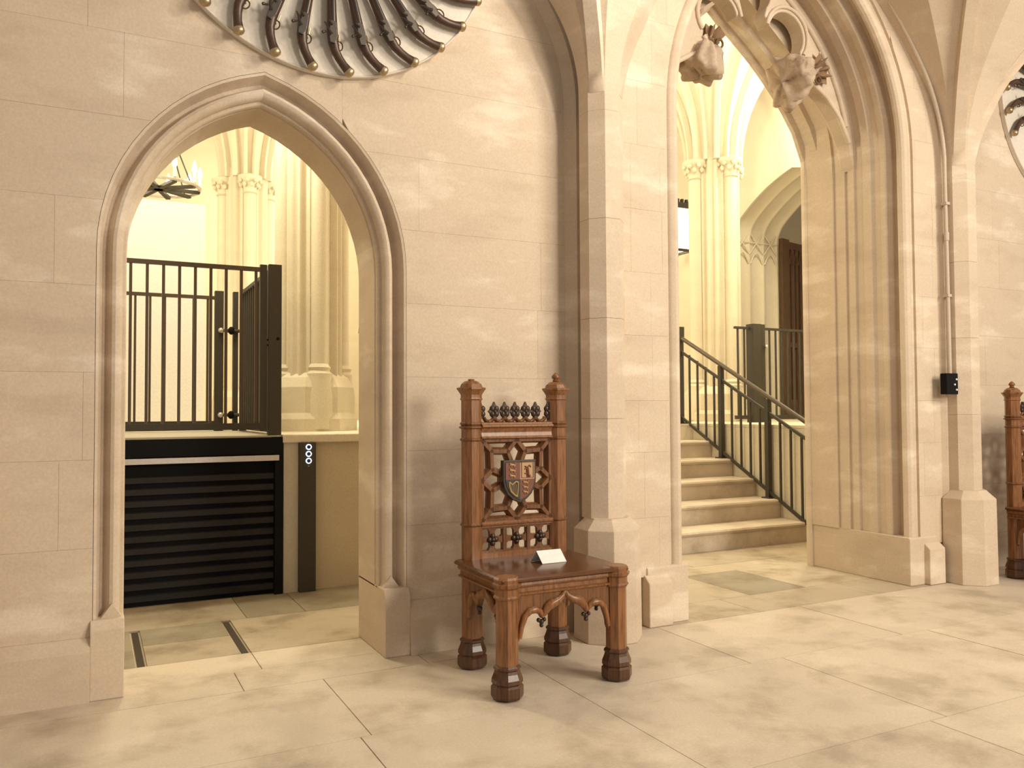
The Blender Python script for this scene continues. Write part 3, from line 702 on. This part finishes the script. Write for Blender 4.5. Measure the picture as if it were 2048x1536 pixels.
# stair railings
def stair_rail(name, x, label, dn):
    t = empty(name, (x, 5.9, 0), label, 'railing', 'stair railings')
    sl = (UZ/6)/.335
    zt = lambda y: .36 + (y-6.17)*sl
    ya, yb = 5.55, 7.52
    MB().tube([(x, ya, zt(ya)+1.03), (x, yb-.02, zt(yb)+.97), (x, yb+.03, zt(yb)+.965)], .023, 10).build('handrail', DR, t, smooth=60)
    MB().bar((x, ya, zt(ya)+.87), (x, yb, zt(yb)+.82), .028, .02).build('upper_rail', DM, t)
    MB().bar((x, ya, zt(ya)+.07), (x, yb, zt(yb)+.07), .030, .02).build('lower_rail', DM, t)
    for y in (6.17, 6.85, 7.52):
        zb = {6.17: UZ*2/6, 6.85: UZ*4/6, 7.52: UZ}[y]
        MB().box(x-.024, x+.024, y-.024, y+.024, zb, zt(y)+.985).build('post', DM, t)
        MB().box(x-.05, x+.05, y-.05, y+.05, zb, zb+.012).build('foot_plate', DM, t)
    ys = [5.6+.136*i for i in range(15)]
    for y in ys:
        if min(abs(y-q) for q in (6.17, 6.85, 7.52)) < .05: continue
        MB().box(x-.009, x+.009, y-.009, y+.009, zt(y)+.07, zt(y)+.85).build('baluster', DM, t)
    MB().tube([(x, 7.52, zt(7.52)+.965), (x, 7.62, zt(7.52)+.96), (x+.05*dn, 7.66, zt(7.52)+.95), (x+.05*dn, 7.66, zt(7.52)+.90)], .02, 8).build('handrail_end', DR, t, smooth=60)
    MB().box(x-.03, x+.03, 7.49, 7.55, zt(7.52)+.98, zt(7.52)+1.10).build('post_cap', DM, t)
stair_rail('stair_railing', 6.0, 'dark metal railing climbing the right side of the stairs', 1)
stair_rail('stair_railing', 2.33, 'dark railing end at the right edge of the smaller doorway', -1)
g4 = gate('landing_gate', (6.83, 7.55, 0), (8.45, 7.55, 0), UZ, 2.235, 16, 'upright barred gate on the landing right of the clustered column', stiles=(0, 0), mats=DM)
MB().box(7.06, 7.19, 7.48, 7.60, UZ, 2.27).build('post', DM, g4); MB().box(7.21, 7.27, 7.50, 7.58, UZ, 2.27).build('post', DM, g4)
MB().sphere((7.26, 7.47, 2.0), .022).build('hinge_knob', STEEL, g4, smooth=60); MB().sphere((7.26, 7.47, 1.2), .022).build('hinge_knob', STEEL, g4, smooth=60)

# ================================================================== CONDUIT + BOX
cd = empty('conduit', (5.53, 3.87, 1.5), 'thin painted conduit pipe climbing the pier edge above the black box', 'pipe')
pth = [(5.512, 3.862, 1.49), (5.512, 3.865, 2.2), (5.51, 3.868, 2.9)]
rp4 = arch4(1.408, 3.0, 1.2, 36, 3.0, 0); half = rp4[len(rp4)//2:]
pts = [(4.1+x, 3.865, z) for x, z in reversed(half) if z > 3.0]
MB().tube(pth + pts[:16], .014, 8).build('pipe', PIPE, cd, smooth=60)
for p in (2.05, 2.72): MB().box(5.492, 5.536, 3.848, 3.89, p, p+.02).build('clip', PIPE, cd)
MB().lathe([(.018, 2.46), (.018, 2.52)], (5.512, 3.866), 10).build('coupling', PIPE, cd)
bx = empty('switch_box', (5.47, 3.86, 1.345), 'small black switch box with three white dots on the pier', 'switch box')
MB().box(5.410, 5.533, 3.815, 3.868, 1.345, 1.495).build('case', BK, bx, bevel=.004)
for i, (x, zz) in enumerate(((5.512, 1.452), (5.492, 1.415), (5.512, 1.378))):
    MB().tube([(x, 3.820, zz), (x, 3.809, zz)], .007, 10).build('indicator', DOT, bx)

# ================================================================== CARVED CHAIRS
def make_chair():
    t = empty('carved_chair', (0, 0, 0))
    c8 = 1/math.cos(PI/8)
    # local frame: x right, y to the wall, z up; back posts y=.235, front legs y=-.235
    BX, FX, YB, YF = .24, .285, .235, -.235
    def foot(x, y, h=1.0):
        MB().lathe([(.062*c8, .006), (.066*c8, .016), (.066*c8, .056), (.059*c8, .064), (.064*c8, .072), (.063*c8, .088), (.054*c8, .112), (.051*c8, .124), (.056*c8, .131), (.055*c8, .138), (.048*c8, .145)], (x, y), 8).build('foot', FOOT, t)
        MB().lathe([(.02, 0), (.02, .008)], (x, y), 8).build('glide', OAKD, t)
    for sx in (-1, 1):
        foot(sx*FX, YF); foot(sx*BX, YB)
        MB().lathe([(.046*c8, .138), (.045*c8, .435)], (sx*FX, YF), 8).build('leg', OAK, t)
        MB().lathe([(.052*c8, .43), (.056*c8, .438), (.050*c8, .446), (.050*c8, .472), (.060*c8, .482), (.060*c8, .494), (.052*c8, .500), (.054*c8, .515), (.046*c8, .524)], (sx*FX, YF), 8).build('leg_cap', OAK, t)
        x = sx*BX
        MB().lathe([(.046*c8, .138), (.046*c8, .50), (.046*c8, 1.30), (.046*c8, 1.312)], (x, YB), 8).build('back_post', OAK, t)
        cpz = MB().lathe([(.047*c8, 1.298), (.052*c8, 1.304), (.048*c8, 1.312), (.048*c8, 1.325), (.062*c8, 1.348), (.066*c8, 1.352), (.066*c8, 1.360), (.052*c8, 1.362), (.046*c8, 1.378), (.030*c8, 1.392), (.012*c8, 1.396)], (x, YB), 8).build('post_cap', OAK, t)
        if sx > 0: MB().lathe([(.012, 1.394), (.018, 1.400), (.012, 1.406), (.021, 1.414), (.022, 1.422), (.014, 1.432), (.004, 1.442)], (x, YB), 10).build('finial', OAK, t, smooth=50)
        else: MB().lathe([(.016, 1.394), (.016, 1.402), (.005, 1.403)], (x, YB), 10).build('finial_stub', OAK, t)
        for zz in (.505, .69, 1.105, 1.165, 1.183):
            rr = .056 if zz == 1.165 else .052
            MB().lathe([(.046*c8, zz-.008), (rr*c8, zz-.002), (rr*c8, zz+.004), (.046*c8, zz+.010)], (x, YB), 8).build('post_ring', OAKM, t)
    xi = BX - .04
    # rails across the back
    MB().prismx([(YB-.030, 1.106), (YB-.038, 1.112), (YB-.030, 1.120), (YB-.026, 1.14), (YB-.034, 1.160), (YB-.046, 1.166), (YB-.046, 1.174), (YB-.034, 1.180), (YB-.034, 1.188), (YB+.03, 1.192), (YB+.03, 1.106)], -xi, xi).build('top_rail', OAK, t, bevel=.002)
    MB().prismx([(YB-.026, .672), (YB-.026, .680), (YB-.036, .684), (YB-.038, .692), (YB-.030, .700), (YB+.025, .700), (YB+.025, .672)], -xi, xi).build('middle_rail', OAK, t)
    MB().box(-xi, xi, YB-.022, YB+.022, .50, .548).build('lower_rail', OAK, t)
    # tracery panel
    zc, hw, hh = .903, xi-.003, .203
    tp = MB()
    def seg(a, b, w=.031, d=.044, yy=YB):
        a3, b3 = Vector((a[0]*hw, 0, zc + a[1]*hh)), Vector((b[0]*hw, 0, zc + b[1]*hh)); tt = (b3-a3).normalized(); s_ = Vector((-tt.z, 0, tt.x))
        e = tt*.004
        rings = []
        for p in (a3-e, b3+e):
            rings.append([p + s_*(w*.62) + Vector((0, yy+d/2, 0)), p + s_*(w*.62) + Vector((0, yy-d*.05, 0)), p + s_*(w*.30) + Vector((0, yy-d/2, 0)), p - s_*(w*.30) + Vector((0, yy-d/2, 0)), p - s_*(w*.62) + Vector((0, yy-d*.05, 0)), p - s_*(w*.62) + Vector((0, yy+d/2, 0))])
        tp.loft(rings)
    def s8(a, b):
        for sw in (0, 1):
            for sx in (-1, 1):
                for sy in (-1, 1):
                    f = (lambda p: (p[0]*sx, p[1]*sy)) if not sw else (lambda p: (p[1]*sx, p[0]*sy))
                    seg(f(a), f(b))
    s8((0, .98), (.25, .69)); s8((.25, .69), (.71, .71)); s8((.25, .69), (.13, .40))
    for sx in (-1, 1):
        for sy in (-1, 1): seg((.71*sx, .71*sy), (.97*sx, .97*sy))
    for a, b in (((-1, -1), (1, -1)), ((1, -1), (1, 1)), ((1, 1), (-1, 1)), ((-1, 1), (-1, -1))): seg((a[0]*.97, a[1]*.97), (b[0]*.97, b[1]*.97), .028)
    for a in range(8):
        q0, q1 = math.radians(45*a+22.5), math.radians(45*a+67.5)
        seg((.43*math.cos(q0), .43*math.sin(q0)), (.43*math.cos(q1), .43*math.sin(q1)), .020)
    tp.build('tracery_panel', OAKM, t)
    # lower three-square panel
    lp = MB(); bo = []
    z0, z1 = .548, .672
    for k in range(4):
        x = -xi + 2*xi*k/3
        lp.box(x-.009, x+.009, YB-.018, YB+.016, z0, z1)
    lp.box(-xi, xi, YB-.016, YB+.014, z0-.004, z0+.010); lp.box(-xi, xi, YB-.016, YB+.014, z1-.010, z1+.004)
    for k in range(3):
        x = -xi + 2*xi*(k+.5)/3; zm = (z0+z1)/2; q = 2*xi/6
        for sx, sz in ((1, 0), (-1, 0), (0, 1), (0, -1)):
            P = [(x+sx*.010+sz*.012, zm+sz*.010+sx*.012), (x+sx*q*.7+sz*.014, zm+sz*.040+sx*.014), (x+sx*q+sz*.032, zm+sz*.064+sx*.032), (x+sx*q-sz*.032, zm+sz*.064-sx*.032), (x+sx*q*.7-sz*.014, zm+sz*.040-sx*.014), (x+sx*.010-sz*.012, zm+sz*.010-sx*.012)]
            lp.prism(P, YB-.012, YB+.012)
        b = MB()
        for i in range(4):
            a = PI/2*i
            b.sphere((x+.017*math.cos(a), YB-.016, zm+.017*math.sin(a)), (.014, .010, .014), 8, 6)
        b.sphere((x, YB-.022, zm), (.012, .010, .012), 8, 6); b.build('quatrefoil_boss', OAKD, t, smooth=60)
    lp.build('lower_panel', OAKM, t)
    # cresting
    for k in range(-3, 4):
        x = k*.0585
        if abs(k) == 3: x = k*.0640
        f = MB(); zc2 = 1.243
        f.prism([(x, zc2+.048), (x+.013, zc2+.018), (x+.031 if abs(k) < 3 else x+.016, zc2), (x+.013, zc2-.018), (x, zc2-.044), (x-.013, zc2-.018), (x-.031 if abs(k) < 3 else x-.016, zc2), (x-.013, zc2+.018)], YB-.010, YB+.010)
        for i in range(4):
            a = PI/4 + PI/2*i; f.sphere((x+.015*math.cos(a), YB-.004, zc2+.018*math.sin(a)), (.016, .012, .017), 8, 6)
        f.sphere((x, YB-.012, zc2), (.009, .008, .009), 8, 6)
        f.build('crest_flower', OAKD, t, smooth=50)
    for k in range(6):
        x = -.146 + k*.0585
        cu = [(x + .026*math.cos(PI + PI*i/8), YB, 1.215 + .022*math.sin(PI + PI*i/8)) for i in range(9)]
        MB().tube(cu, .010, 6).build('crest_scallop', OAKM, t, smooth=60)
    # shield
    sw_, zt_, zb_ = .092, 1.000, .788
    half_s = [(sw_, zt_), (sw_, .90), (sw_*.93, .868), (sw_*.74, .832), (sw_*.42, .805), (0, zb_)]
    outl = half_s + [(-x, z) for x, z in reversed(half_s[:-1])]
    sh = MB().prism(outl, YB-.052, YB-.020).build('shield', NAVYW, t, bevel=.003)
    sc = lambda p, k: (p[0]*k, .905 + (p[1]-.905)*k)
    o8 = [sc(p, .87) for p in outl]; ym = .905
    def quarter(sx, up, mat):
        pts = [p for p in o8]
        out = pts
        def clip(poly, f):
            res = []
            for i in range(len(poly)):
                a, b = poly[i], poly[(i+1) % len(poly)]; fa, fb = f(a), f(b)
                if fa >= 0: res.append(a)
                if (fa >= 0) != (fb >= 0):
                    q = fa/(fa-fb); res.append((a[0]+(b[0]-a[0])*q, a[1]+(b[1]-a[1])*q))
            return res
        out = clip(out, lambda p: p[0]*sx); out = clip(out, (lambda p: p[1]-ym) if up else (lambda p: ym-p[1]))
        return MB().prism(out, YB-.056, YB-.050).build('shield_quarter', mat, sh)
    quarter(-1, True, RED); quarter(1, True, GOLDP); quarter(-1, False, NAVY); quarter(1, False, RED)
    def lion(x, z, s_, mat, upright=False):
        l = MB(); y = YB-.058
        def bl(a, b, ra, rb):
            if upright: a, b = (a[1]*.9, a[0]), (b[1]*.9, b[0])
            a = (x + a[0]*s_, y, z + a[1]*s_); b = (x + b[0]*s_, y, z + b[1]*s_)
            l.tube([a, ((a[0]+b[0])/2, y-.001, (a[2]+b[2])/2), b], [ra*s_, (ra+rb)/2*s_, rb*s_], 6)
        bl((-.55, .1), (.45, 0), .22, .16); bl((-.55, .15), (-.85, .4), .2, .2); bl((-.6, 0), (-.95, -.05), .1, .06); bl((-.4, 0), (-.4, -.5), .1, .07)
        bl((.3, -.05), (.2, -.5), .12, .07); bl((.4, 0), (.6, -.45), .12, .07); bl((.45, .05), (.75, .35), .07, .05); bl((.75, .35), (.45, .6), .05, .08)
        l.build('lion', mat, sh)
    for i in range(3): lion(-.040, .976-.027*i, .022, GOLD)
    for i in range(3): lion(.032, .888-.024*i, .019, GOLD)
    lion(.040, .948, .036, RED, True)
    fr = [(.008, .990), (.074, .990), (.074, .912), (.008, .912), (.008, .990)]
    MB().tube([(x, YB-.057, z) for x, z in fr], .0022, 4).build('border_line', RED, sh)
    hp = MB(); hp.tube([(-.062, YB-.058, .893), (-.060, YB-.058, .868), (-.052, YB-.058, .846), (-.032, YB-.058, .828), (-.018, YB-.058, .820)], .0042, 6)
    hp.tube([(-.062, YB-.058, .893), (-.045, YB-.058, .880), (-.026, YB-.058, .894), (-.012, YB-.058, .890)], .0042, 6); hp.tube([(-.012, YB-.058, .890), (-.014, YB-.058, .85), (-.018, YB-.058, .820)], .003, 6)
    for i in range(4): hp.tube([(-.052+.010*i, YB-.057, .884-.001*i), (-.046+.008*i, YB-.057, .846-.006*i)], .0010, 4)
    hp.build('harp', GOLD, sh)
    # seat
    q = .045
    def seatpoly(e):
        X, Yf, Yb = FX+.016+e, YF-.022-e, YB+.03
        return [(-X+q, Yf), (X-q, Yf), (X-q, Yf+.012), (X-.004, Yf+q), (X, Yb), (-X, Yb), (-X+.004, Yf+q), (-X+q, Yf+.012)]
    def seatpoly2(e):
        X, Yf, Yb = FX+.005+e, YF-.008-e, YB+.02
        return [(-X, Yf), (X, Yf), (X, Yb), (-X, Yb)]
    MB().loft([[(x, y, z) for x, y in seatpoly2(e)] for e, z in ((.020, .497), (.034, .503), (.036, .512), (.028, .520), (.012, .523))]).build('seat', OAKS, t, smooth=25)
    MB().loft([[(x, y, z) for x, y in seatpoly2(e)] for e, z in ((.006, .436), (.014, .440), (.016, .448), (.004, .452), (.002, .470), (.014, .476), (.018, .484), (.016, .494), (.012, .497))]).build('seat_moulding', OAK, t)
    # aprons
    def apron_pts():
        rt = [(0, .425)]
        rt += [(.012, .405), (.035, .388), (.065, .378), (.09, .364), (.108, .338), (.116, .325)]
        rt += [(.128, .345), (.15, .358), (.18, .356), (.205, .335), (.222, .29), (.232, .24), (.245, .24)]
        return rt
    rt = apron_pts()
    def apron(mp, nm, k):
        P = [(x*k, z) for x, z in rt] + [(.245*k, .44), (-.245*k, .44)] + [(-x*k, z) for x, z in reversed(rt)][:-1]
        mb = MB(); mb.loft([[mp(x, -.012, z) for x, z in P], [mp(x, .012, z) for x, z in P]]); mb.build(nm, OAKM, t)
        md = MB()
        for sg in (-1, 1):
            md.tube([mp(sg*x*k, -.016, z+.012) for x, z in rt[:7]], [.008, .013, .019, .023, .021, .015, .009], 8); md.tube([mp(sg*x*k, -.016, z+.012) for x, z in rt[6:-1]], [.009, .014, .017, .017, .015, .012, .010], 8)
        md.build('ogee_moulding', OAK, t, smooth=60)
        for sg in (-1, 1):
            b = MB(); c = sg*.116*k
            for dx, dz, r_ in ((0, -.012, .012), (-.014, -.004, .010), (.014, -.004, .010), (0, -.028, .010)):
                p = mp(c+dx, -.004, .322+dz); b.sphere(p, r_, 8, 6)
            b.build('pendant', OAKD, t, smooth=60)
    apron(lambda x, y, z: (x, YF+y, z), 'front_apron', 1.0)
    apron(lambda x, y, z: (-FX+.025+y, x, z), 'side_apron', .83); apron(lambda x, y, z: (FX-.025-y, x, z), 'side_apron', .83)
    MB().box(-BX, BX, YB-.015, YB+.015, .42, .50).build('back_apron', OAK, t)
    return t
FOOT = wood('dark_oak_foot', (.040, .018, .008), (.095, .040, .017), .3)
OAKM = wood('mid_oak', (.078, .031, .011), (.185, .076, .027), .3)
OAKS = wood('polished_oak_seat', (.060, .023, .008), (.125, .048, .017), .2, (2.5, 30, 30))
NAVYW = wood('shield_edge_wood', (.025, .016, .010), (.05, .032, .02), .4)
GOLDP = simple('shield_pale_gold', (.52, .33, .15), .5)
chair = make_chair()
chair.location = (1.905, 3.475, 0); chair.rotation_euler.z = math.radians(0)
setp(chair, 'carved oak Gothic hall chair with painted shield, standing beside the smaller doorway', 'chair', 'carved hall chairs')
chair2 = copy_tree(chair); chair2.location = (6.30, 3.52, 0)
for ch_ in list(chair2.children):
    if ch_.name.startswith('finial') and not ch_.name.startswith('finial_stub'):
        f2 = ch_.copy(); COL.objects.link(f2); f2.location.x -= .48
    elif ch_.name.startswith('finial_stub'): stub_ = ch_
bpy.data.objects.remove(stub_)
chair2['label'] = 'carved oak hall chair cut off at the edge beside the far pier'
cardo = empty('card', (1.95, 3.47, .524), 'small white folded notice card on the chair seat', 'card')
MB().loft([[(-.066+1.965, 3.42, .5245), (.066+1.965, 3.42, .5245), (.066+1.965, 3.4215, .5245), (-.066+1.965, 3.4215, .5245)], [(-.066+1.955, 3.462, .580), (.066+1.955, 3.462, .580), (.066+1.955, 3.4635, .580), (-.066+1.955, 3.4635, .580)]]).build('front_leaf', CARD, cardo)
MB().loft([[(-.066+1.945, 3.503, .5245), (.066+1.945, 3.503, .5245), (.066+1.945, 3.5045, .5245), (-.066+1.945, 3.5045, .5245)], [(-.066+1.955, 3.462, .580), (.066+1.955, 3.462, .580), (.066+1.955, 3.4635, .580), (-.066+1.955, 3.4635, .580)]]).build('back_leaf', CARD, cardo)

# ================================================================== PISTOLS
def make_pistol():
    t = empty('flintlock_pistol')
    y0 = -.038
    cl = [(.083, .004), (.070, .018), (.052, .038), (.032, .066), (.014, .100), (.004, .140), (0, .19), (0, .26), (.0, .36), (.0, .54)]
    rw = [.0245, .0225, .0205, .021, .0225, .0255, .027, .0245, .022, .019]
    MB().tube([(x, y0, z) for x, z in cl], rw, 10, up=(1, 0, 0)).build('stock', GUNW, t, smooth=60)
    MB().tube([(.003, y0-.014, .20), (.003, y0-.016, .40), (.003, y0-.016, .60)], [.013, .012, .010], 10).build('barrel', GUNM, t, smooth=60)
    MB().tube([(.0735, y0, .0135), (.0805, y0, .0065), (.0880, y0, -.0010), (.0940, y0, -.0070), (.0975, y0, -.0105)], [.0235, .0262, .0258, .0200, .0080], 14, up=(1, 0, 0)).build('butt_cap', BRASS, t, smooth=50)
    lk = MB().prism([(-.020, .13), (.004, .125), (.016, .16), (.014, .235), (-.012, .24), (-.024, .18)], y0-.032, y0-.020).build('lock_plate', GUNM, t, bevel=.002)
    hm = MB(); hm.tube([(-.012, y0-.036, .165), (-.028, y0-.038, .185), (-.034, y0-.038, .205), (-.048, y0-.038, .222)], [.008, .007, .006, .003], 6); hm.tube([(-.034, y0-.038, .178), (-.052, y0-.038, .170)], .005, 6); hm.sphere((-.055, y0-.038, .169), .008, 6, 5)
    hm.tube([(-.006, y0-.034, .215), (-.024, y0-.036, .236)], [.006, .003], 6)
    hm.build('hammer', GUNM, lk, smooth=60)
    gd = [(.034 + .017*math.cos(2*PI*i/14), y0, .128 + .023*math.sin(2*PI*i/14)) for i in range(15)]
    MB().tube(gd, .0035, 6).build('trigger_guard', BRASSD, t, smooth=60)
    MB().tube([(.022, y0, .150), (.034, y0, .130)], .003, 5).build('trigger', GUNM, t)
    MB().tube([(.036, y0, .150), (.034, y0, .185)], .003, 5).build('guard_finial', BRASSD, t)
    MB().tube([(0, y0+.01, .17), (0, 0, .17)], .006, 6).build('mount_pin', GUNM, t)
    return t
BRASSD = simple('dull_brass', (.30, .20, .10), .35, 1)
CX, CZ, RR, YD = 1.03, 3.82, .885, 4.035
pis = make_pistol()
names = ['first pistol at the left end of the fan, mostly out of frame', 'second pistol from the left in the fan, above the left shoulder of the doorway',
         'third pistol from the left in the fan, left of the doorway apex', 'fourth pistol from the left in the fan, just right of the doorway apex',
         'fifth pistol from the left in the fan, hanging straight down', 'sixth pistol from the left in the fan, lowest to the right of the upright one',
         'seventh pistol from the left in the fan', 'eighth pistol from the left in the fan', 'ninth pistol from the left, second from the right end of the fan',
         'tenth pistol at the right end of the fan, lying almost level']
def put(p, a, cx, yd, label, group):
    al = math.radians(a); p.location = (cx + RR*math.sin(al), yd, CZ - RR*math.cos(al)); p.rotation_euler = (0, -al, 0)
    setp(p, label, 'pistol', group)
for i in range(10):
    p = pis if i == 0 else copy_tree(pis)
    put(p, -46.2 + 11.88*i, CX, YD, names[i], 'flintlock pistols fanned on the cream board above the doorway')
CX2 = 7.37
n2 = ['pistol with dark butt cut off highest at the upper right edge of the photo', 'upper of the pistols with visible round butt at the right edge', 'second pistol with visible butt from the top at the right edge', 'lowest pistol butt visible at the right edge']
for i in range(4):
    put(copy_tree(pis), -106 + 11.9*i, CX2, YD, n2[i], 'flintlock pistols at the right edge of the photo')
def roundel(cx, label):
    t = empty('display_board', (cx, WY, CZ-.89), label, 'board', 'round cream display boards')
    MB().tube([(cx, WY-.003, CZ), (cx, YD+.002, CZ)], .895, 96).build('disc', DISC, t, smooth=30)
    MB().tube([(cx + .89*math.cos(2*PI*i/96), YD+.004, CZ + .89*math.sin(2*PI*i/96)) for i in range(97)], .006, 6).build('rim', DISC, t, smooth=60)
roundel(CX, 'large round cream board carrying the fan of pistols above the doorway')
roundel(CX2, 'round cream board with pistols cut off by the right edge of the photo')
